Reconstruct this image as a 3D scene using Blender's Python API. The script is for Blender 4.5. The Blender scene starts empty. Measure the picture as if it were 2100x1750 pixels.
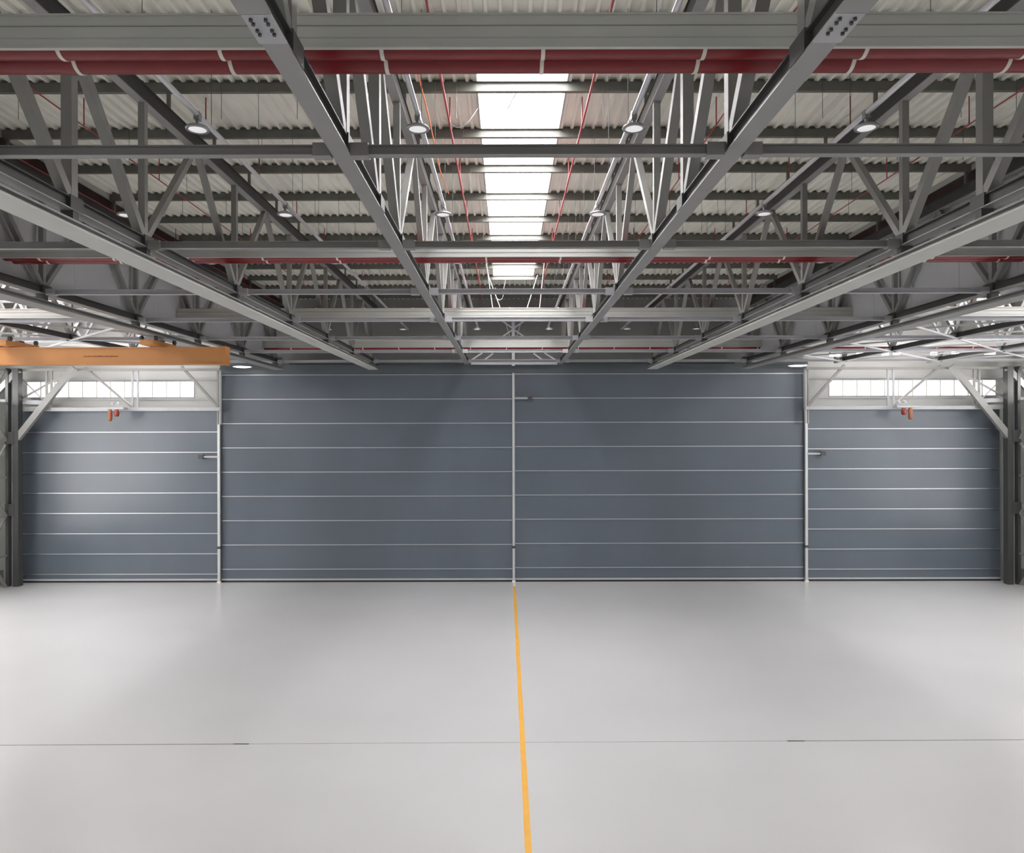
import bpy, math, random
from mathutils import Vector, Matrix
random.seed(7)
C = bpy.context.scene.collection
CH = 12.98            # camera height above the floor
HB = 5.5              # bottom chords above the camera
DY = 62.6             # door plane
HALF = 3.712          # half a truss bay
def U(u): return 14.63 + HALF * u
def zz(Z): return CH + Z
def at(x, y, Y):      # direction of a photo point at distance Y -> world coordinates
    return Vector(((x - 1039) * Y / 1500, Y, CH + (882 - y) * Y / 1500))

# ------------------------------------------------------------------ materials
def mat(name, col, rough=0.5, metal=0.0, var=0.0, vscale=2.0, bump=0.0, bscale=20.0, emit=None, estr=0, spec=0.5, stretch=None):
    m = bpy.data.materials.new(name); m.use_nodes = True
    nt = m.node_tree; b = nt.nodes['Principled BSDF']
    b.inputs['Base Color'].default_value = (*col, 1)
    b.inputs['Roughness'].default_value = rough
    b.inputs['Metallic'].default_value = metal
    b.inputs['Specular IOR Level'].default_value = spec
    if emit:
        b.inputs['Emission Color'].default_value = (*emit, 1)
        b.inputs['Emission Strength'].default_value = estr
    tc = nt.nodes.new('ShaderNodeTexCoord')
    mp = nt.nodes.new('ShaderNodeMapping')
    if stretch: mp.inputs['Scale'].default_value = stretch
    nt.links.new(tc.outputs['Object'], mp.inputs['Vector'])
    n = nt.nodes.new('ShaderNodeTexNoise'); n.inputs['Scale'].default_value = vscale
    n.inputs['Detail'].default_value = 4
    nt.links.new(mp.outputs['Vector'], n.inputs['Vector'])
    r = nt.nodes.new('ShaderNodeValToRGB')
    r.color_ramp.elements[0].position = 0.3; r.color_ramp.elements[1].position = 0.7
    r.color_ramp.elements[0].color = tuple(c * (1 - var) for c in col) + (1,)
    r.color_ramp.elements[1].color = tuple(min(1, c * (1 + var)) for c in col) + (1,)
    nt.links.new(n.outputs['Fac'], r.inputs['Fac'])
    nt.links.new(r.outputs['Color'], b.inputs['Base Color'])
    if bump:
        n2 = nt.nodes.new('ShaderNodeTexNoise'); n2.inputs['Scale'].default_value = bscale
        nt.links.new(mp.outputs['Vector'], n2.inputs['Vector'])
        bp = nt.nodes.new('ShaderNodeBump'); bp.inputs['Strength'].default_value = bump
        nt.links.new(n2.outputs['Fac'], bp.inputs['Height'])
        nt.links.new(bp.outputs['Normal'], b.inputs['Normal'])
    return m
M = {}
M['steel'] = mat('grey_steel_paint', (0.25, 0.245, 0.235), 0.42, 0, 0.07, 1.2)
M['chord'] = mat('chord_paint', (0.27, 0.265, 0.26), 0.4, 0, 0.06, 0.8)
M['dark'] = mat('dark_steel', (0.055, 0.055, 0.055), 0.5, 0, 0.1, 3)
M['colsteel'] = mat('column_paint', (0.055, 0.055, 0.055), 0.45, 0, 0.08, 1.0)
M['header'] = mat('door_head_cladding', (0.075, 0.09, 0.10), 0.4, 0, 0.08, 0.4)
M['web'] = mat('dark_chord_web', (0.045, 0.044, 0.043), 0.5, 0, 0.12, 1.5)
M['purlin'] = mat('purlin_paint', (0.15, 0.15, 0.13), 0.5, 0, 0.12, 2)
M['beam'] = mat('pale_beam_paint', (0.47, 0.47, 0.44), 0.45, 0, 0.04, 0.7)
M['deck'] = mat('roof_deck_sheet', (0.92, 0.905, 0.82), 0.5, 0, 0.04, 0.6)
M['red'] = mat('red_pipe_paint', (0.20, 0.008, 0.012), 0.35, 0, 0.08, 1.5)
M['clip'] = mat('pipe_clamp_zinc', (0.75, 0.70, 0.64), 0.4, 0.1, 0.05)
M['white_pipe'] = mat('galvanised_conduit', (0.72, 0.72, 0.75), 0.28, 0.5, 0.05)
M['sprinkler'] = mat('sprinkler_paint', (0.40, 0.05, 0.055), 0.4, 0, 0.05)
M['curtain'] = mat('door_fabric', (0.092, 0.110, 0.135), 0.3, 0, 0.07, 0.25, 0.05, 0.8, stretch=(1, 1, .35), spec=0.6)
M['rib'] = mat('door_rib_aluminium', (0.48, 0.49, 0.52), 0.35, 0.8, 0.03)
M['mull'] = mat('door_guide_aluminium', (0.55, 0.56, 0.56), 0.35, 0.4, 0.03)
M['rubber'] = mat('black_rubber', (0.012, 0.012, 0.014), 0.7, 0, 0.1)
M['wallw'] = mat('white_sheet_wall', (0.42, 0.415, 0.40), 0.5, 0, 0.03, 0.4)
M['wallg'] = mat('grey_end_wall', (0.22, 0.22, 0.22), 0.5, 0, 0.06, 0.5)
M['wallside'] = mat('pale_green_grey_wall', (0.50, 0.53, 0.49), 0.55, 0, 0.05, 0.4)
M['smoke'] = mat('draught_curtain_sheet', (0.48, 0.48, 0.50), 0.5, 0, 0.07, 0.25)
M['brown'] = mat('oxide_red_primer', (0.045, 0.02, 0.018), 0.6, 0, 0.3, 1.2)
M['orange'] = mat('orange_crane_paint', (0.56, 0.24, 0.07), 0.4, 0, 0.06, 0.5)
M['orange_dk'] = mat('crane_worn_marks', (0.25, 0.08, 0.02), 0.6, 0, 0.2, 5)
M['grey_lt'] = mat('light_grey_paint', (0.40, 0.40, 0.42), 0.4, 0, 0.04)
M['pale'] = mat('skylit_pale_lilac', (0.66, 0.65, 0.70), 0.4, 0, 0.04)  # skylight falling on the middle bracing is put into this paler colour
M['joint'] = mat('floor_joint_sealant', (0.16, 0.16, 0.16), 0.8, 0, 0.2, 4)
M['yellow'] = mat('yellow_floor_paint', (0.72, 0.37, 0.05), 0.5, 0, 0.06, 1.5)
M['lampbody'] = mat('lamp_housing', (0.33, 0.33, 0.34), 0.35, 0.5, 0.05)
M['lens'] = mat('lamp_lens', (0.85, 0.85, 0.87), 0.25, 0, 0.02, emit=(1, 1, 1), estr=0.35)
M['lamplit'] = mat('lit_lamp_glass', (0.9, 0.9, 0.9), 0.3, 0, 0.02, emit=(1, .97, .92), estr=5)
M['cable'] = mat('white_cable', (0.75, 0.74, 0.75), 0.5)
M['orangecable'] = mat('orange_cable', (0.8, 0.2, 0.06), 0.5)
M['wire'] = mat('thin_steel_wire', (0.12, 0.12, 0.11), 0.4, 0.3)
M['skylight'] = mat('skylight_daylight', (0.9, 0.9, 0.9), 0.4, 0, 0.0, emit=(1.0, 0.99, 1.0), estr=20)
M['added_wingsky'] = mat('added_wing_skylight', (0.9, 0.9, 0.9), 0.4, 0, 0.0, emit=(1.0, 0.99, 1.0), estr=12)
M['sidewin'] = mat('window_daylight', (0.9, 0.9, 0.9), 0.4, 0, 0.0, emit=(1.0, 0.99, 0.97), estr=8)
M['lowwin_left'] = mat('added_low_window', (0.9, 0.9, 0.9), 0.4, emit=(1.0, 0.99, 0.97), estr=4)
M['lowwin_right'] = mat('added_low_window_dimmer', (0.9, 0.9, 0.9), 0.4, emit=(1.0, 0.99, 0.97), estr=2)
M['endwin'] = mat('end_window_daylight', (0.9, 0.9, 0.9), 0.4, 0, 0.0, emit=(1.0, 0.99, 0.97), estr=2.5)
M['orange_hoist'] = mat('dusty_orange', (0.30, 0.11, 0.05), 0.5)
M['redbox'] = mat('red_lacquer', (0.25, 0.03, 0.025), 0.35)

def floor_material():
    m = bpy.data.materials.new('epoxy_floor'); m.use_nodes = True
    nt = m.node_tree; b = nt.nodes['Principled BSDF']
    tc = nt.nodes.new('ShaderNodeTexCoord')
    n = nt.nodes.new('ShaderNodeTexNoise'); n.inputs['Scale'].default_value = 0.07; n.inputs['Detail'].default_value = 3
    nt.links.new(tc.outputs['Object'], n.inputs['Vector'])
    r = nt.nodes.new('ShaderNodeValToRGB')
    r.color_ramp.elements[0].position = 0.35; r.color_ramp.elements[1].position = 0.65
    r.color_ramp.elements[0].color = (0.49, 0.485, 0.487, 1)
    r.color_ramp.elements[1].color = (0.53, 0.525, 0.53, 1)
    nt.links.new(n.outputs['Fac'], r.inputs['Fac'])
    nt.links.new(r.outputs['Color'], b.inputs['Base Color'])
    n2 = nt.nodes.new('ShaderNodeTexNoise'); n2.inputs['Scale'].default_value = 0.5; n2.inputs['Detail'].default_value = 2
    nt.links.new(tc.outputs['Object'], n2.inputs['Vector'])
    mr = nt.nodes.new('ShaderNodeMapRange')
    mr.inputs['To Min'].default_value = 0.2; mr.inputs['To Max'].default_value = 0.3
    nt.links.new(n2.outputs['Fac'], mr.inputs['Value'])
    b.inputs['Roughness'].default_value = 0.27
    b.inputs['Specular IOR Level'].default_value = 0.6
    return m
M['floor'] = floor_material()

# ------------------------------------------------------------------ mesh builder
class MB:
    def __init__(s): s.v = []; s.f = []; s.smooth = []
    def add(s, vs, fs, smooth=False):
        k = len(s.v); s.v += [tuple(v) for v in vs]
        for f in fs: s.f.append(tuple(i + k for i in f)); s.smooth.append(smooth)
    def box(s, x0, x1, y0, y1, z0, z1):
        vs = [(x, y, z) for z in (z0, z1) for y in (y0, y1) for x in (x0, x1)]
        s.add(vs, [(0, 2, 3, 1), (4, 5, 7, 6), (0, 1, 5, 4), (2, 6, 7, 3), (0, 4, 6, 2), (1, 3, 7, 5)]); return s
    def frame(s, p, q, up):
        d = (q - p).normalized(); a = d.cross(up)
        if a.length < 1e-4: a = d.cross(Vector((0, 1, 0)))
        a.normalize(); b = a.cross(d).normalized(); return a, b
    def bar(s, p, q, w, h, up=(0, 0, 1), oa=0, ob=0):
        p = Vector(p); q = Vector(q); a, b = s.frame(p, q, Vector(up))
        o = a * oa + b * ob; vs = []
        for c in (p + o, q + o):
            for (i, j) in ((-1, -1), (1, -1), (1, 1), (-1, 1)):
                vs.append(c + a * (i * w / 2) + b * (j * h / 2))
        s.add(vs, [(0, 1, 2, 3), (4, 7, 6, 5), (0, 4, 5, 1), (1, 5, 6, 2), (2, 6, 7, 3), (3, 7, 4, 0)]); return s
    def ibeam(s, p, q, w, h, tf=.03, tw=.02, up=(0, 0, 1)):
        s.bar(p, q, w, tf, up, 0, (h - tf) / 2); s.bar(p, q, w, tf, up, 0, -(h - tf) / 2)
        s.bar(p, q, tw, h - 2 * tf, up); return s
    def tube(s, p, q, r, n=12, r2=None):
        p = Vector(p); q = Vector(q); a, b = s.frame(p, q, Vector((0, 0, 1)))
        r2 = r if r2 is None else r2; vs = []
        for c, rr in ((p, r), (q, r2)):
            for i in range(n):
                t = 2 * math.pi * i / n
                vs.append(c + a * (math.cos(t) * rr) + b * (math.sin(t) * rr))
        s.add(vs, [(i, (i + 1) % n, n + (i + 1) % n, n + i) for i in range(n)], True)
        s.add(vs[:n], [tuple(range(n))[::-1]]); s.add(vs[n:], [tuple(range(n))]); return s
    def path(s, pts, r, n=6):
        for a, b in zip(pts, pts[1:]): s.tube(a, b, r, n)
        return s
    def lathe(s, prof, c=(0, 0, 0), n=28):
        vs = []; k = len(prof)
        for i in range(n):
            t = 2 * math.pi * i / n
            for (r, z) in prof: vs.append((c[0] + r * math.cos(t), c[1] + r * math.sin(t), c[2] + z))
        fs = [(i * k + j, ((i + 1) % n) * k + j, ((i + 1) % n) * k + j + 1, i * k + j + 1) for i in range(n) for j in range(k - 1)]
        s.add(vs, fs, True); return s
    def build(s, name, m, parent=None, loc=(0, 0, 0), kind=None):
        me = bpy.data.meshes.new(name); me.from_pydata(s.v, [], s.f)
        me.polygons.foreach_set('use_smooth', s.smooth); me.materials.append(m); me.update()
        import bmesh
        bm = bmesh.new(); bm.from_mesh(me); bmesh.ops.recalc_face_normals(bm, faces=bm.faces); bm.to_mesh(me); bm.free()
        o = bpy.data.objects.new(name, me); C.objects.link(o); o.location = loc
        if parent: o.parent = parent
        if kind: o['kind'] = kind
        return o
def empty(name, loc=(0, 0, 0)):
    o = bpy.data.objects.new(name, None); C.objects.link(o); o.location = loc; o.empty_display_size = .3; return o
def tag(o, label, cat, group=None, kind=None):
    o['label'] = label; o['category'] = cat
    if group: o['group'] = group
    if kind: o['kind'] = kind
    return o
def dup(o, loc=None, parent=None):
    c = o.copy(); C.objects.link(c)
    c.parent = parent
    if loc is not None: c.location = loc
    for ch in [k for k in list(C.objects) if k.parent == o]: dup(ch, None, c)
    return c

XL, XR = -43.1, 43.75            # side walls
YB = -32.0                       # open rear end of the hall
TR = [-34.1, -26.4, -18.7, -10.95, -3.29, 4.54, 12.0, 19.6, 27.3, 35.0]
ZD = 11.28                       # underside of the deck above the camera
SX0, SX1 = -0.99, 2.03
def PU(k): return 20.04 + HALF * k    # purlin lines           # centre skylight
# ------------------------------------------------------------------ floor
fl = MB().box(XL - .5, XR + .5, YB, DY + 1.2, -.3, 0).build('floor', M['floor'], kind='structure')
# yellow guide line runs very slightly off square
MB().bar((0.62 , DY - 2.0, 0.004), (0.62 + .03, 5, 0.004), .21, .006).build('painted_line', M['yellow'], fl)
MB().box(.52, .72, DY - 2.0, DY - .75, .001, .008).build('line_end_plate', M['clip'], fl)
jy = 1500 * CH / 641
def jl(x): return jy - .35 + .67 * (x - XL) / (XR - XL)
xj = [XL, (490 - 1039) * jy / 1500, (1630 - 1039) * jy / 1500, XR]
for a, b, w_ in ((xj[0], xj[1], .05), (xj[1], xj[2], .02), (xj[2], xj[3], .05)):
    MB().bar((a, jl(a), .002), (b, jl(b), .002), w_, .004).build('expansion_joint', M['joint'], fl)
for xa, xb in ((480, 511), (1615, 1650)):
    MB().bar(((xa - 1039) * jy / 1500, jl((xa - 1039) * jy / 1500), .003), ((xb - 1039) * jy / 1500, jl((xa - 1039) * jy / 1500), .003), .09, .006).build('joint_cover', M['dark'], fl)

# ------------------------------------------------------------------ roof deck, corrugated
def deck(x0, x1, y0, y1, name):
    mb = MB(); p = .40; a = .12; vs = []; n = int((x1 - x0) / p)
    prof = []
    for i in range(n + 1):
        x = x0 + i * p
        for dx, h in ((0, 0), (.09, 0), (.13, 1), (.36, 1)):
            if x + dx <= x1: prof.append((x + dx, h * a))
    prof.append((x1, 0))
    k = len(prof)
    vs = [(x, y, zz(ZD) + h) for y in (y0, y1) for x, h in prof]
    mb.add(vs, [(i, i + 1, k + i + 1, k + i) for i in range(k - 1)])
    top = [(x0, y0, zz(ZD) + .25), (x1, y0, zz(ZD) + .25), (x1, y1, zz(ZD) + .25), (x0, y1, zz(ZD) + .25)]
    mb.add(top, [(0, 1, 2, 3)])
    return mb.build(name, M['deck'], kind='structure')
WSL, WSR = (-32.5, -28.5), (29.2, 33.2)      # skylights added out of view to light the side wings
SY0, SY1 = PU(0) + .1, PU(9)
deck(XL, WSL[0], YB, DY + 1, 'ceiling')
deck(WSL[1], SX0, YB, DY + 1, 'ceiling')
deck(SX0, SX1, SY1, DY + 1, 'ceiling')
deck(SX0, SX1, YB, SY0, 'ceiling')
deck(SX1, WSR[0], YB, DY + 1, 'ceiling')
deck(WSR[1], XR, YB, DY + 1, 'ceiling')
# skylight: one glazed window per purlin bay, white upstand around the opening
def skylight(x0, x1, y0, y1, name, m, frames=True):
    z = zz(ZD)
    fr = MB()
    for a, b in ((x0, x0 + .06), (x1 - .06, x1)): fr.box(a, b, y0, y1, z - .04, z + .46)
    for a, b in ((y0, y0 + .06), (y1 - .06, y1)): fr.box(x0, x1, a, b, z - .04, z + .46)
    f = fr.build(name, M['wallw'], kind='structure')
    MB().box(x0, x1, y0, y1, z + .46, z + .50).build('glazing', m, f)
    if frames:
        g = MB()
        g.box(x0 + .06, x1 - .06, (y0 + y1) / 2 - .02, (y0 + y1) / 2 + .02, z + .42, z + .46)
        g.build('glazing_bar', M['grey_lt'], f)
    return f
wi = 0
ys = [SY0] + [PU(k) for k in range(1, 9)] + [SY1]
for a, b in zip(ys, ys[1:]):
    wi += 1; skylight(SX0, SX1, a + .13, b - .13, 'window_%d' % wi, M['skylight'])
for a, b in (WSL, WSR):
    wi += 1; skylight(a, b, 0, DY - 3, 'window_%d' % wi, M['added_wingsky'], False)

# ------------------------------------------------------------------ end wall, side walls
def px(x, Y=DY): return (x - 1039) * Y / 1500
def pz(y, Y=DY): return CH + (882 - y) * Y / 1500
cL, cR, cM = px(452), px(1650), px(1053)
ctop, stop_ = pz(766), pz(840)
wz0, wz1 = pz(813), pz(781)
wl0, wl1 = px(50), px(395)
wr0, wr1 = px(1704), px(2048)
ztop = zz(ZD) + .3
WY0, WY1 = DY + .35, DY + .65
w = MB()
w.box(XL, wl0, WY0, WY1, wz0, wz1); w.box(wl1, cL, WY0, WY1, wz0, wz1)
w.box(XL, cL, WY0, WY1, stop_ - .3, wz0); w.box(XL, cL, WY0, WY1, wz1, ztop)
w.box(XL, cL, WY0, WY1, 0, stop_ - .3)
w.build('wall_back_left', M['wallw'], kind='structure')
w = MB()
w.box(cR, wr0, WY0, WY1, wz0, wz1); w.box(wr1, XR, WY0, WY1, wz0, wz1)
w.box(cR, XR, WY0, WY1, stop_ - .3, wz0); w.box(cR, XR, WY0, WY1, wz1, ztop)
w.box(cR, XR, WY0, WY1, 0, stop_ - .3)
w.build('wall_back_right', M['wallw'], kind='structure')
w = MB(); w.box(cL, cR, WY0, WY1, 0, ztop); w.build('wall_back', M['wallg'], kind='structure')
w = MB(); w.box(cL, cR, DY - .1, DY + .34, ctop, ctop + .72)
w.build('trim_3', M['header'], kind='structure')
for (a, b), base in (((wl0, wl1), 21), ((wr0, wr1), 22)):
    f = MB(); n = 12
    for i in range(n + 1):
        x = a + (b - a) * i / n; f.box(x - .035, x + .035, WY0 - .04, WY0 + .05, wz0, wz1)
    f.box(a, b, WY0 - .05, WY0 + .05, wz0 - .06, wz0 + .02); f.box(a, b, WY0 - .05, WY0 + .05, wz1 - .02, wz1 + .06)
    fo = f.build('window_%d' % base, M['wallw'], kind='structure')
    for i in range(n):
        x0 = a + (b - a) * i / n; x1 = a + (b - a) * (i + 1) / n
        MB().box(x0 + .035, x1 - .035, WY0 + .06, WY0 + .1, wz0, wz1).build('pane', M['endwin'], fo)
# rails above and below the window band
for x0, x1, sd in ((XL, cL, 'left'), (cR, XR, 'right')):
    t = MB()
    for y in (776, 817): t.box(x0, x1, WY0 - .12, WY0 - .02, pz(y) - .05, pz(y) + .05)
    t.build('trim_%d' % (1 if sd == 'left' else 2), M['grey_lt'], kind='structure')
for sd, X, s in (('left', XL, -1), ('right', XR, 1)):
    a, b = sorted((X, X + s * .3))
    w = MB()
    w.box(a, b, YB, DY + .65, 0, 15.6); w.box(a, b, YB, DY + .65, 17.6, ztop)
    w.box(a, b, DY - 2, DY + .65, 15.6, 17.6)
    w.build('wall_' + sd, M['wallside'], kind='structure')
    f = MB().box(a + .05, b - .05, YB, DY - 2, 15.55, 17.65)
    f.build('window_%d' % (23 if s < 0 else 24), M['sidewin'], kind='structure')
    lw = MB().box(X - .03 if s > 0 else X, X if s > 0 else X + .03, 32, 55, 3.5, 14.0)
    lw.build('window_%d' % (25 if s < 0 else 26), M['lowwin_' + sd], kind='structure')  # low windows added out of view to brighten the side doors
    d = MB().box(X - .02 if s > 0 else X, X if s > 0 else X + .02, YB, DY, 0, 1.1)
    d.build('baseboard_' + sd, M['wallg'], kind='structure')

# ------------------------------------------------------------------ lifting fabric doors
def door(n, x0, x1, z1, ribs_y, Y=DY):
    d = MB()
    seg = [(0.32, z1)]
    d.box(x0 + .1, x1 - .1, Y - .02, Y + .2, .3, z1)
    o = d.build('door_%d' % n, M['curtain'], kind='structure')
    for y in ribs_y:
        z = pz(y)
        MB().box(x0 + .13, x1 - .13, Y - .09, Y - .01, z - .035, z + .035).build('rib', M['rib'], o)
    MB().box(x0 + .1, x1 - .1, Y - .12, Y + .2, .16, .30).build('bottom_rail', M['grey_lt'], o)
    MB().box(x0 + .1, x1 - .1, Y - .10, Y + .2, 0.0, .16).build('rubber_seal', M['rubber'], o)
    return o
door(1, px(42), cL, stop_, [885 + 41.6 * i for i in range(8)])
door(2, cL, cM, ctop, [768.5 + 49.75 * i for i in range(9)])
door(3, cM, cR, ctop, [767.5 + 49.6 * i for i in range(9)])
door(4, cR, px(2052), stop_, [881 + 41.1 * i for i in range(8)])
def mullion(x, z1, w, label, n):
    g = empty('door_guide', (x, DY - .3, 0)); tag(g, label, 'door guide', 'upright guides between the door curtains')
    MB().box(-w / 2, w / 2, -.12, .12, 0, z1).build('guide_channel', M['mull'], g)
    MB().box(-w / 2 - .06, w / 2 + .06, -.14, .1, 2.9, 3.12).build('latch', M['dark'], g)
    MB().box(-w / 2 - .05, w / 2 + .05, -.16, .1, 0, .14).build('foot', M['clip'], g)
mullion(cL, ctop, .2, 'pale upright guide between the left side door and the tall middle doors', 0)
mullion(cM, ctop, .19, 'grey upright guide between the two tall middle doors', 1)
mullion(cR, ctop, .2, 'pale upright guide between the tall middle doors and the right side door', 2)
def sensor(xa, xb, y, label):
    Y = DY - .35; p = at(xa, y, Y); q = at(xb, y, Y)
    g = empty('door_sensor', p); tag(g, label, 'sensor', 'dark sensor boxes on the door guides')
    v = q - p
    MB().bar((0, 0, 0), v, .16, .16).build('arm', M['grey_lt'], g)
    MB().box(v.x - .2, v.x + .2, -.18, .18, -.17, .17).build('sensor_box', M['dark'], g)
sensor(1057, 1087, 817, 'dark sensor box high on the middle door guide')
sensor(448, 413, 936, 'dark sensor box reaching over the left side door')
sensor(1654, 1687, 932, 'dark sensor box reaching over the right side door')

# ------------------------------------------------------------------ roof trusses
CB, CT = 5.5, 5.82               # bottom chord: lower / upper face above camera
TB, TT = 9.87, 10.40             # top chord
Z0 = 0.0
def make_truss():
    root = empty('roof_truss', (0, 0, CH))
    for nm, w_, zb, zt, y1 in (('bottom_chord', .37, CB, CT, 60.4), ('top_chord', .28, TB, TT, 61.5)):
        cb = MB().box(-w_ / 2, w_ / 2, 5, y1, zb, zb + .03)
        cb = cb.build(nm, M['chord'], root)
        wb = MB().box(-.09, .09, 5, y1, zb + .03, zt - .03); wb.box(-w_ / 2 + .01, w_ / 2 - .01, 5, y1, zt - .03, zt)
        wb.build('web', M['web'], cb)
    pl = MB().box(-.2, .2, 9.62, 10.35, CB - .03, CB)
    pl.build('splice_plate', M['grey_lt'], root)
    for k in range(4):
        for sx in (-.1, .1):
            yb = 9.72 + .1 * k + (.06 if k > 1 else 0)
            MB().tube((sx, yb, CB - .03), (sx, yb, CB - .065), .027, 8).build('bolt', M['dark'], root)
    MB().box(-.21, .21, 5, 9.6, CB - .035, CB).build('cover_plate', M['chord'], root)
    for u in (-2, -1, 0, 1, 2, 4, 6, 8, 10, 12):
        wd = .27 if u < 2 else .2
        MB().box(-wd / 2, wd / 2, U(u) - wd / 2, U(u) + wd / 2, CT, TB).build('post', M['steel'], root)
        MB().box(-.2, .2, U(u) - .28, U(u) + .28, CB + .02, CT + .03).build('gusset', M['dark'], root)
    dg = [(-2, 1, -1, 0), (-1, 1, 0, 0), (0, 1, 1, 0), (1, 1, 2, 0)]
    for u in range(2, 12, 2): dg += [(u, 0, u + 1, 1), (u + 1, 1, u + 2, 0)]
    for ua, ta, ub, tb in dg:
        wd = .25 if ua < 2 else .2
        MB().bar((0, U(ua) + (.12 if ta else .1), TB if ta else CT), (0, U(ub) - .1, TB if tb else CT), wd, wd, (1, 0, 0)).build('diagonal', M['steel'], root)
    MB().box(-.14, .14, 60.3, 60.7, CB - .02, CT + .2).build('end_bracket', M['steel'], root)
    return root
tl = ['grey steel roof truss nearest the left side wall, beyond the orange crane',
      'grey steel roof truss crossing over the orange crane in the left wing',
      'grey steel roof truss with grey sheeting behind it, third left of the skylight',
      'grey steel roof truss carrying a wide rail, second left of the skylight',
      'grey steel roof truss immediately left of the skylight strip',
      'grey steel roof truss immediately right of the skylight strip',
      'grey steel roof truss carrying a wide rail, second right of the skylight',
      'grey steel roof truss with grey sheeting behind it, third right of the skylight',
      'grey steel roof truss in the right wing, above the right side door',
      'grey steel roof truss nearest the right side wall']
proto = make_truss()
for i, x in enumerate(TR):
    o = proto if i == 0 else dup(proto, (x, 0, CH))
    o.location = (x, 0, CH)
    tag(o, tl[i], 'roof truss', 'roof trusses running towards the doors')

# crane runway rails hung under the trusses on either side
def make_rail(m):
    r = empty('crane_rail', (0, 0, CH))
    MB().box(-.40, .40, 5, 60.2, 4.98, 5.03).build('lower_flange', m, r)
    MB().box(-.28, .28, 5, 60.2, 5.18, 5.23).build('upper_flange', M['chord'], r)
    MB().box(-.14, .14, 5, 60.2, 5.03, 5.18).build('web', M['chord'], r)
    for u in (-1, 0, 1, 2, 4, 6, 8, 10, 12):
        MB().box(-.16, .16, U(u) - .12, U(u) + .12, 5.23, 5.5).build('hanger', M['dark'], r)
    return r
for i, (x, lb) in enumerate(((-10.95, 'wide pale crane rail hung under the second truss left of the skylight'),
                             (12.0, 'wide pale crane rail hung under the second truss right of the skylight'),
                             (-18.7, 'grey crane rail ending above the right end of the orange crane'),
                             (19.6, 'grey crane rail under the truss above the right door guide'))):
    if i % 2 == 0: rail = make_rail(M['beam'] if i < 2 else M['steel']); o = rail
    else: o = dup(rail, (x, 0, CH))
    o.location = (x, 0, CH); tag(o, lb, 'crane rail', 'crane rails hung under the trusses')

# ------------------------------------------------------------------ tie struts across the trusses
for k, u in enumerate((0, 2, 4, 6, 8, 10, 12)):
    r = empty('tie_strut', (0, U(u), zz(CB + .08)))
    xs = [XL] + TR + [XR]
    for a, b in zip(xs, xs[1:]):
        s = MB().ibeam((a + .2, 0, 0), (b - .2, 0, 0), .2, .2, .018, .014)
        if a != XL: s.box(a + .2, a + .55, -.13, .13, -.13, .13)
        if b != XR: s.box(b - .55, b - .2, -.13, .13, -.13, .13)
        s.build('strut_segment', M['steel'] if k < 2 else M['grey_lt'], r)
    names = ['nearest grey cross strut tying the lower truss chords', 'grey cross strut just in front of the far thin red pipes',
             'slim cross strut third from the nearest, crossing below the last skylight pane', 'cross strut under the wide white beam',
             'slim cross strut just above the farthest beam', 'slim cross strut below the farthest red pipes', 'last cross strut, right above the tall doors']
    tag(r, names[k], 'strut', 'cross struts at the lower chords')

# ------------------------------------------------------------------ transverse beams with twin red pipes
bn = ['nearest', 'second', 'third', 'farthest']
for k in range(4):
    Y = 12.29 + 14.85 * k
    b = empty('cross_beam', (0, Y, zz(6.42)))
    tag(b, ['nearest wide pale grey cross beam at the top of the photo', 'pale grey cross beam above the second pair of red pipes',
            'wide whitish cross beam hiding its pipes, third from the camera', 'farthest whitish cross beam close to the doors'][k], 'beam', 'pale cross beams')
    s = MB().box(XL, XR, 0, .10, .03, .55)
    s.build('beam_side', M['beam'], b)
    MB().box(XL, XR, -.03, .05, 0, .03).build('lower_flange', M['beam'], b)
    MB().box(XL, XR, -.03, .16, .55, .58).build('upper_flange', M['beam'], b)
    MB().box(XL, XR, -.012, 0, .17, .19).build('groove_strip', M['grey_lt'], b)
    MB().box(XL, XR, -.012, 0, .37, .385).build('groove_strip', M['steel'], b)
    Zc = (6.77, 6.68, 6.87, 6.56)[k]; off = (.65, -.76, .2, 0)[k]
    for j in range(2):
        yc = Y + .56 + .51 * j
        p = empty('red_main_pipe', (0, yc, zz(Zc)))
        tag(p, 'thick red pipe, %s of the pair behind the %s cross beam' % (('nearer', 'farther')[j], bn[k]), 'pipe', 'thick red pipes behind the cross beams')
        MB().tube((XL, 0, 0), (XR, 0, 0), .24, 24).build('pipe_run', M['red'], p)
        i = -15
        cm = None
        while i <= 15:
            x = off + 2.81 * i
            if XL < x < XR:
                if cm is None:
                    cm = MB().tube((-.035, 0, 0), (.035, 0, 0), .252, 24).build('clamp', M['clip'], p, (x, 0, 0))
                else:
                    c = cm.copy(); C.objects.link(c); c.parent = p; c.location = (x, 0, 0)
            i += 1

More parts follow.
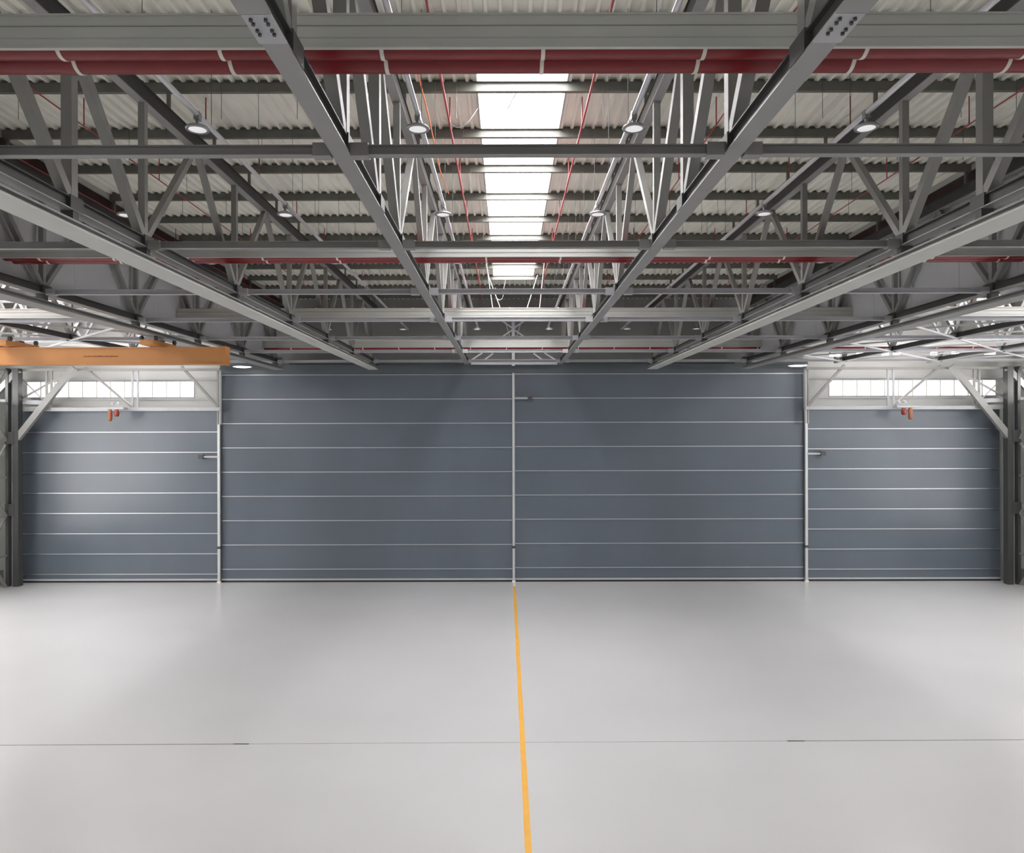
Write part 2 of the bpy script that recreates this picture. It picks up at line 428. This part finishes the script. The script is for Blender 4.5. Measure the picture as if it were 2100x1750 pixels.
# ------------------------------------------------------------------ purlins
ordn = ['nearest', 'second', 'third', 'fourth', 'fifth', 'sixth', 'seventh', 'eighth', 'ninth', 'tenth', 'eleventh', 'twelfth', 'thirteenth']
pn = None
for u in range(0, 12):
    if pn is None:
        pn = empty('roof_purlin')
        pp = MB().box(XL, XR, -.08, -.06, 0, .30); pp.box(XL, XR, -.06, .08, 0, .02); pp.box(XL, XR, -.06, .08, .28, .30)
        pp.build('purlin_section', M['purlin'], pn)
        for x in TR: MB().box(x - .05, x + .05, -.05, .05, -.57, 0).build('cleat', M['purlin'], pn)
        MB().box(XL, XR, .02, .04, .30, .42).build('dark_gap_strip', M['purlin'], pn)  # dark strip added so the rib gaps above the purlin read dark
        o = pn
    else: o = dup(pn)
    o.location = (0, PU(u), zz(10.97))
    tag(o, 'dark grey roof purlin under the corrugated deck, %s from the camera' % ordn[u], 'purlin', 'purlins under the roof deck')

# ------------------------------------------------------------------ draught curtains at the third trusses
for X, s, lb in ((-19.0, -1, 'left'), (19.9, 1, 'right')):
    c = empty('draught_curtain', (X, 0, CH))
    tag(c, 'grey sheet draught curtain closing off the %s wing above the trusses' % lb, 'partition')
    sh = MB()
    y = -5.0
    while y < 61:
        sh.box(-.03, .03, y, y + 3.68, 5.82, 10.1); y += HALF
    sh.build('sheet', M['smoke'], c)
    MB().box(-.05, .05, -5, 61.5, 10.1, 11.0).build('upper_sheet', M['brown'], c)
    MB().box(-.12 if s > 0 else -.02, .02 if s > 0 else .12, -5, 61.5, 11.0, 11.25).build('flashing', M['beam'], c)

# ------------------------------------------------------------------ lighting conduits and high bay lamps
ratios = [-1.762, -1.022, -.2925, .424, 1.194, 1.88]
cn = ['outermost on the left', 'second left of the skylight', 'just left of the skylight', 'just right of the skylight', 'second right of the skylight', 'outermost on the right']
ZL = 7.7
def make_lamp():
    l = empty('high_bay_lamp')
    MB().lathe([(0.0, .10), (.12, .10), (.16, .06), (.27, .04), (.30, 0), (.29, -.03), (.22, -.03)]).build('housing', M['lampbody'], l)
    MB().lathe([(0.0, -.028), (.21, -.028), (.225, -.02)]).build('lens', M['lens'], l)
    br = MB(); br.tube((0, 0, .1), (0, 0, .30), .045, 10); br.box(-.07, .07, -.09, .09, .22, .42)
    br.build('bracket', M['lampbody'], l)
    return l
lp = None
for i, r in enumerate(ratios):
    X = r * ZL
    if 0 < i < 5:
        c = empty('lamp_conduit', (X, 0, zz(ZL + .36)))
        tag(c, 'silver conduit carrying the lamp row %s' % cn[i], 'conduit', 'silver conduits running along the hall')
        MB().tube((0, 6, 0), (0, 58.5, 0), .07, 12).build('conduit_run', M['white_pipe'], c)
        y0 = U(-1) + 1.2; hg = None
        for k in range(14):
            if hg is None:
                hg = MB().tube((0, 0, .05), (0, 0, 3.2), .008, 5).build('hanger_rod', M['wire'], c, (0, y0, 0))
            else:
                q = hg.copy(); C.objects.link(q); q.parent = c; q.location = (0, y0 + HALF * k, 0)
    for k in range(6):
        if i in (0, 5) and k == 0: continue
        Y = 18.66 + 7.42 * k
        if lp is None: lp = make_lamp(); o = lp
        else: o = dup(lp)
        o.location = (X, Y, zz(ZL))
        tag(o, 'round grey high bay lamp, %s of the row %s' % (ordn[k], cn[i]), 'lamp', 'round high bay lamps')

# ------------------------------------------------------------------ thin red sprinkler pipes with droppers
sr = [(-1.79, 'fourth left of the skylight'), (-1.385, 'third left of the skylight'), (-.985, 'second left of the skylight'),
      (-.60, 'between the first two left trusses'), (-.184, 'hugging the left edge of the skylight'),
      (.250, 'hugging the right edge of the skylight'), (.69, 'beyond the first right truss'),
      (1.13, 'second right of the skylight'), (1.52, 'third right of the skylight')]
ZS = 10.29
for r, lb in sr:
    X = r * ZS
    c = empty('sprinkler_pipe', (X, 0, zz(ZS)))
    tag(c, 'thin red sprinkler pipe %s' % lb, 'pipe', 'thin red sprinkler pipes')
    rr = .035 if abs(r) < .3 else .022
    MB().tube((0, 8, 0), (0, 60, 0), rr, 8).build('pipe_run', M['sprinkler'], c)
    dr = None
    for k in range(7):
        if dr is None: dr = MB().tube((0, 0, 0), (0, 0, .95), .022, 6).build('dropper', M['sprinkler'], c, (0, 24.7, 0))
        else:
            q = dr.copy(); C.objects.link(q); q.parent = c; q.location = (0, 24.7 + 5.35 * k, 0)

# thin suspension wires under the deck
wg = None; n = 0
for X in (-15.6, -13.6, -9.0, -6.6, -5.0, -1.3, 3.1, 6.4, 8.1, 10.4, 14.3, 16.6):
    g = empty('suspension_wire', (X, U(2) + 1.4, zz(11.24)))
    n += 1
    tag(g, 'row of thin dark wires hanging from the corrugated deck, %d m %s of the middle' % (abs(round(X)), 'left' if X < 0 else 'right'), 'wire', 'thin wires hanging from the deck')
    wd = None
    for k in range(9):
        if wd is None: wd = MB().tube((0, 0, 0), (0, 0, -1.25), .009, 5).build('wire_strand', M['wire'], g, (.3 * math.sin(X), 0, 0))
        else:
            q = wd.copy(); C.objects.link(q); q.parent = g; q.location = (.4 * math.sin(X * 3 + k * 1.7), HALF * k, 0)

# ------------------------------------------------------------------ skylight vent gear and loose cables
v = empty('skylight_vent_arm', (0.4, PU(1) + .8, zz(ZD + .1)))
tag(v, 'grey folding vent arm in the nearest wide skylight pane', 'vent arm')
MB().bar((-.75, .35, .15), (.1, -.1, .2), .05, .03).build('slide_rail', M['steel'], v)
MB().bar((.1, -.1, .2), (-.35, 1.5, .05), .035, .03).build('strut_arm', M['steel'], v)
MB().box(-.6, -.1, -.2, -.05, .1, .2).build('actuator', M['dark'], v)
def cable(pts, r, m, label, cat='cable'):
    c = MB().path([Vector(p) for p in pts], r, 6).build('hanging_cable', m)
    tag(c, label, cat); return c
def hang(x0, x1, Y, z0, z1, n=10):
    return [(x0 + (x1 - x0) * t / n, Y + .4 * t / n, z0 + (z1 - z0) * (t / n) - .5 * math.sin(math.pi * t / n)) for t in range(n + 1)]
cable(hang(SX0, SX0 - 1.2, PU(1) + 1.7, zz(11.2), zz(11.05)), .02, M['cable'], 'short white cable sagging from the left edge of the skylight')
cable([(-.26 * 9.4 + .06 * math.sin(k), 20 + 1.9 * k, zz(9.9) - .3 * math.sin(k * .7)) for k in range(7)], .02, M['orangecable'], 'thin orange cable left of the skylight near the first lamp')
loop = [at(1038, 572, 50), at(1034, 590, 50), at(1033, 605, 50), at(1030, 613, 50), at(1025, 616, 50), at(1020, 613, 50), at(1017, 605, 50), at(1016, 590, 50)]
cable(loop, .02, M['grey_lt'], 'white cable loop hanging below the last skylight pane')
for i, (p, q) in enumerate(((at(998, 540, 46), at(1011, 634, 42.5)), (at(1000, 560, 47), at(1027, 634, 42.5)), (at(1103, 565, 47), at(1081, 634, 42.5)), (at(1117, 540, 46), at(1107, 634, 42.5)))):
    t = MB().tube(p, q, .03, 8).build('stay_rod', M['steel'])
    tag(t, 'pale slanting stay rod below the skylight end, %s of four' % ('leftmost', 'second from left', 'third from left', 'rightmost')[i], 'rod', 'pale stay rods below the skylight end')

# ------------------------------------------------------------------ end wall bracing in the middle
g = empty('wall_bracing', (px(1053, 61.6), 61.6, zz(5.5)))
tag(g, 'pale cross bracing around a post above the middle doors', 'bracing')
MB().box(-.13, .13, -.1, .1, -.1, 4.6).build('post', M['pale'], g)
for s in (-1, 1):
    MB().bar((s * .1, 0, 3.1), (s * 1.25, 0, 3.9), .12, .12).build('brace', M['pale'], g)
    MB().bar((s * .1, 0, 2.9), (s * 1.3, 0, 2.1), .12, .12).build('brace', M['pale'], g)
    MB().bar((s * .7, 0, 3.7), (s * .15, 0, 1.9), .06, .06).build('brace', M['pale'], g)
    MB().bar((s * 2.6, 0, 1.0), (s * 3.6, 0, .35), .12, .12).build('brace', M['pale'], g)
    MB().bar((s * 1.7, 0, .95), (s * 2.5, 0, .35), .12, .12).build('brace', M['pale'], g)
h = empty('header_beam', (0, 61.9, pz(748, 61.9)))
tag(h, 'lilac grey header beam directly above the tall doors', 'beam')
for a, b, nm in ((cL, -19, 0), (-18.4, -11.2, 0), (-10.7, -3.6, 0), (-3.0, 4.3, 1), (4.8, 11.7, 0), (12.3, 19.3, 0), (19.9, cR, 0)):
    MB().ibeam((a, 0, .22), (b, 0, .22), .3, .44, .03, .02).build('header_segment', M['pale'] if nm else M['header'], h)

# ------------------------------------------------------------------ orange crane in the left wing
YC = 39.1
k = empty('overhead_crane', (-14.95, YC, zz(3.52)))
tag(k, 'orange overhead crane girder hung across the left wing', 'crane')
g_ = MB().box(-27.5, 0, -.25, .25, .03, .88)
g_.build('girder', M['orange'], k)
MB().box(-27.5, 0, -.32, .32, 0, .05).build('lower_flange', M['orange'], k)
MB().box(-27.5, 0, -.32, .32, .86, .92).build('upper_flange', M['orange'], k)
MB().box(-.1, .04, -.34, .34, -.03, .96).build('end_plate', M['orange'], k)
sc = MB()
x = -7.5
while x < -5.7:
    wv = random.uniform(.05, .12); sc.box(x, x + wv, -.262, -.25, .40, .40 + random.uniform(.05, .085)); x += wv + .03
sc.build('faded_lettering', M['orange_dk'], k)
for X in (-3.75, -11.4, -19.2):
    e = MB().box(X - .35, X + .35, -1.1, 1.6, .96, 1.22).build('end_truck', M['orange'], k)
    for yy in (-.8, 1.3):
        for sx in (-.46, .3): MB().tube((X + sx, yy, 1.32), (X + sx + .12, yy, 1.32), .13, 14).build('wheel', M['dark'], e)
    MB().box(X - .12, X + .12, .3, .7, 1.2, 1.35).build('bracket', M['dark'], e)

# ------------------------------------------------------------------ side wing framing at the end wall
def wing(sgn):
    side = 'left' if sgn < 0 else 'right'
    fx = (lambda x: x) if sgn < 0 else (lambda x: 2104 - x)
    Y = 61.6
    def P(x, y, Yy=Y): return at(fx(x), y, Yy)
    r = empty('wing_frame', P(250, 757)); r.location = (P(250, 757).x, Y, 0)
    tag(r, 'grey steel frame of posts and braces above the %s side door' % side, 'frame', 'steel frames above the side doors')
    o = r.location
    def L(p): return p - o
    def part(nm, p, q, w_, h_, m='steel'): MB().bar(L(p), L(q), w_, h_, (0, 1, 0)).build(nm, M[m], r)
    part('top_strut', P(30, 757), P(452, 757), .2, .3)
    part('bottom_strut', P(42, 838), P(452, 838), .3, .2, 'grey_lt')
    for x in (96, 106): part('post', P(x, 757), P(x, 838), .16, .16)
    for x in (272, 283): part('post', P(x, 757), P(x, 838), .14, .14, 'grey_lt')
    for x in (447, 453): part('post', P(x, 757), P(x, 870), .13, .13)
    part('brace', P(175, 752), P(271, 834), .17, .17)
    part('brace', P(372, 750), P(447, 834), .2, .2)
    part('knee_brace', P(152, 752, Y - .5), P(27, 908, Y - .5), .5, .36, 'chord')
    part('knee_brace', P(38, 757, Y - .5), P(-8, 806, Y - .5), .45, .3, 'chord')
    part('tray', P(-6, 821), P(90, 824), .35, .3, 'grey_lt')
    part('tray', P(40, 836), P(105, 836), .3, .3, 'chord')
    part('brace', P(47, 777), P(92, 822), .08, .08)
    part('brace', P(40, 818), P(150, 757), .14, .14)
    # corner column, laced
    c = empty('corner_column', (px(fx(30), 61), 61.2, 0))
    tag(c, 'dark laced steel column in the %s rear corner beside the door' % side, 'column', 'laced columns in the rear corners')
    s = -sgn
    MB().box(-.12, .35, -.3, .3, 0, 18.2).build('inner_chord', M['colsteel'], c) if s > 0 else MB().box(-.35, .12, -.3, .3, 0, 18.2).build('inner_chord', M['colsteel'], c)
    a, b = sorted((-s * .72, -s * .48)); MB().box(a, b, -.3, .3, 0, 18.2).build('outer_chord', M['colsteel'], c)
    a, b = sorted((-s * .5, -s * .1)); MB().box(a, b, .1, .2, 0, 18.2).build('web_plate', M['grey_lt'], c)
    for zb in (11.9, 5.9): a, b = sorted((-s * .75, s * .0)); MB().box(a, b, -.34, .34, zb, zb + 1.0).build('gusset', M['dark'], c)
    # side wall bracing running towards the camera
    w_ = empty('side_bracing', (px(fx(18), 61.2), 56, 0))
    tag(w_, 'grey rails and diagonals along the %s side wall next to its corner column' % side, 'bracing', 'bracing along the side walls')
    for z in (2.6, 5.9, 9.1, 12.2, 15.3, 18.0): MB().bar((0, -4, z), (0, 4.85, z), .16, .16).build('rail', M['steel'], w_)
    for z in (0, 5.9, 12.2):
        h_ = 5.9
        MB().bar((0, 4.8, z), (0, 0.3, z + h_), .2, .2).build('diagonal', M['steel'], w_)
        MB().bar((.0, 4.8, z + h_), (.0, 0.3, z), .14, .14).build('diagonal', M['steel'], w_)
    # horizontal bracing in the plane of the lower chords
    b_ = empty('roof_bracing', (0, 0, zz(5.62)))
    tag(b_, 'pale diagonal bracing lying flat between the trusses of the %s wing' % side, 'bracing', 'flat bracing of the side wings')
    xs = [XL + .5, -34.1, -26.4, -18.7] if sgn < 0 else [XR - .5, 35.0, 27.3, 19.6]
    for (xa, xb) in zip(xs, xs[1:]):
        for u0, u1 in ((6, 8), (8, 10), (10, 12)):
            MB().bar((xa, U(u0), 0), (xb, U(u1), 0), .10, .10).build('brace', M['grey_lt'], b_)
            MB().bar((xa, U(u1), -.14), (xb, U(u0), -.14), .10, .10).build('brace', M['grey_lt'], b_)
    # a few upright lattice members between lower and upper chords, across the wing
    l_ = empty('lattice_girder', (0, U(9), zz(5.9)))
    tag(l_, 'pale lattice girder crossing the %s wing behind the crane level' % side, 'girder', 'lattice girders crossing the wings')
    lo, hi = min(xs) + .6, max(xs) - .6
    MB().bar((lo, 0, 0), (hi, 0, 0), .15, .15).build('lower_bar', M['grey_lt'], l_)
    MB().bar((lo, 0, 2.6), (hi, 0, 2.6), .15, .15).build('upper_bar', M['grey_lt'], l_)
    nn = 8
    for i in range(nn):
        xa = lo + (hi - lo) * i / nn; xb = lo + (hi - lo) * (i + 1) / nn; xm = (xa + xb) / 2
        MB().bar((xa, 0, 0), (xm, 0, 2.6), .12, .12, (0, 1, 0)).build('lacing', M['grey_lt'], l_)
        MB().bar((xm, 0, 2.6), (xb, 0, 0), .12, .12, (0, 1, 0)).build('lacing', M['grey_lt'], l_)
    # hoist unit hanging in front of the door top
    hx = 232 if sgn < 0 else 1861
    h_ = empty('hoist_unit', at(hx, 838, 60.6))
    tag(h_, 'small orange and red hoist unit hanging at the top of the %s side door' % side, 'hoist', 'hoist units at the side doors')
    MB().box(-.9, .9, -.1, .6, .0, .16).build('beam_clamp', M['grey_lt'], h_)
    MB().lathe([(0, -1.0), (.12, -.96), (.17, -.8), (.17, -.15), (.1, 0), (0, 0)], (sgn * .25 * 1, 0, 0), 14).build('motor', M['orange_hoist'], h_)
    MB().lathe([(0, -.62), (.15, -.58), (.2, -.45), (.2, -.2), (.1, 0), (0, 0)], (-sgn * .3, 0, 0), 14).build('drum', M['redbox'], h_)
    for q, xo in enumerate((-.35, .15)):
        l = empty('floodlight', at(hx + (8 if sgn < 0 else -10), 829, 60.5) + Vector((xo, 0, .1)))
        tag(l, 'small white floodlight above the hoist of the %s side door, %s one' % (side, ('outer', 'inner')[q if sgn < 0 else 1 - q]), 'lamp', 'small floodlights above the hoists')
        MB().lathe([(0, .16), (.12, .12), (.17, 0), (.15, -.08)], n=14).build('housing', M['grey_lt'], l)
        MB().lathe([(0, -.06), (.14, -.06)], n=14).build('lamp_glass', M['lamplit'], l)
wing(-1); wing(1)
for i, (x, y) in enumerate(((1712, 729), (1763, 727), (1816, 727), (1839, 726), (1915, 727), (1959, 725), (2030, 726))):
    l = empty('bright_light', at(x, y, 57.2))  # glowing box added to stand in for a bright reflection
    tag(l, 'glowing white box added as a glint under the right wing roof, %s from the left' % ordn[i].replace('nearest', 'first'), 'lamp', 'glowing boxes added under the right wing roof')
    s = 1.5 if i in (0, 6) else .9
    MB().box(-.25 * s, .25 * s, -.12, .12, .08, .2).build('housing', M['grey_lt'], l)
    MB().box(-.24 * s, .24 * s, -.14, .1, -.12, .08).build('lamp_glass', M['lamplit'], l)
for x, lb in ((1636, 'right'), (497, 'left')):
    l = empty('bright_light', at(x, 752, 60.5))
    tag(l, 'flat lit lamp at the top of the %s door guide' % lb, 'lamp')
    MB().lathe([(0, .1), (.5, .08), (.75, .02)], n=24).build('housing', M['grey_lt'], l)
    MB().lathe([(0, -.04), (.5, -.03), (.72, .02)], n=24).build('lamp_glass', M['lamplit'], l)

# ------------------------------------------------------------------ daylight
wd = bpy.data.worlds.new('sky'); bpy.context.scene.world = wd; wd.use_nodes = True
bg = wd.node_tree.nodes['Background']
bg.inputs[0].default_value = (0.93, 0.96, 1.0, 1); bg.inputs[1].default_value = 0.35

# ------------------------------------------------------------------ camera
cam = bpy.data.cameras.new('camera'); co = bpy.data.objects.new('camera', cam); C.objects.link(co)
co.location = (0, 0, CH); co.rotation_euler = (math.radians(90), math.radians(.12), 0)
cam.sensor_width = 36; cam.sensor_fit = 'HORIZONTAL'; cam.lens = 36 * 1500 / 2100
cam.shift_x = 11 / 2100; cam.shift_y = 7 / 2100
cam.clip_end = 500
bpy.context.scene.camera = co
s = bpy.context.scene
s.view_settings.view_transform = 'Standard'; s.view_settings.look = 'None'
s.view_settings.gamma = 1; s.view_settings.exposure = 0.30
s.view_settings.use_curve_mapping = False
s.cycles.max_bounces = 6; s.cycles.diffuse_bounces = 4; s.cycles.use_adaptive_sampling = True; s.cycles.adaptive_threshold = 0.1
s.cycles.sample_clamp_indirect = 4; s.cycles.sample_clamp_direct = 12
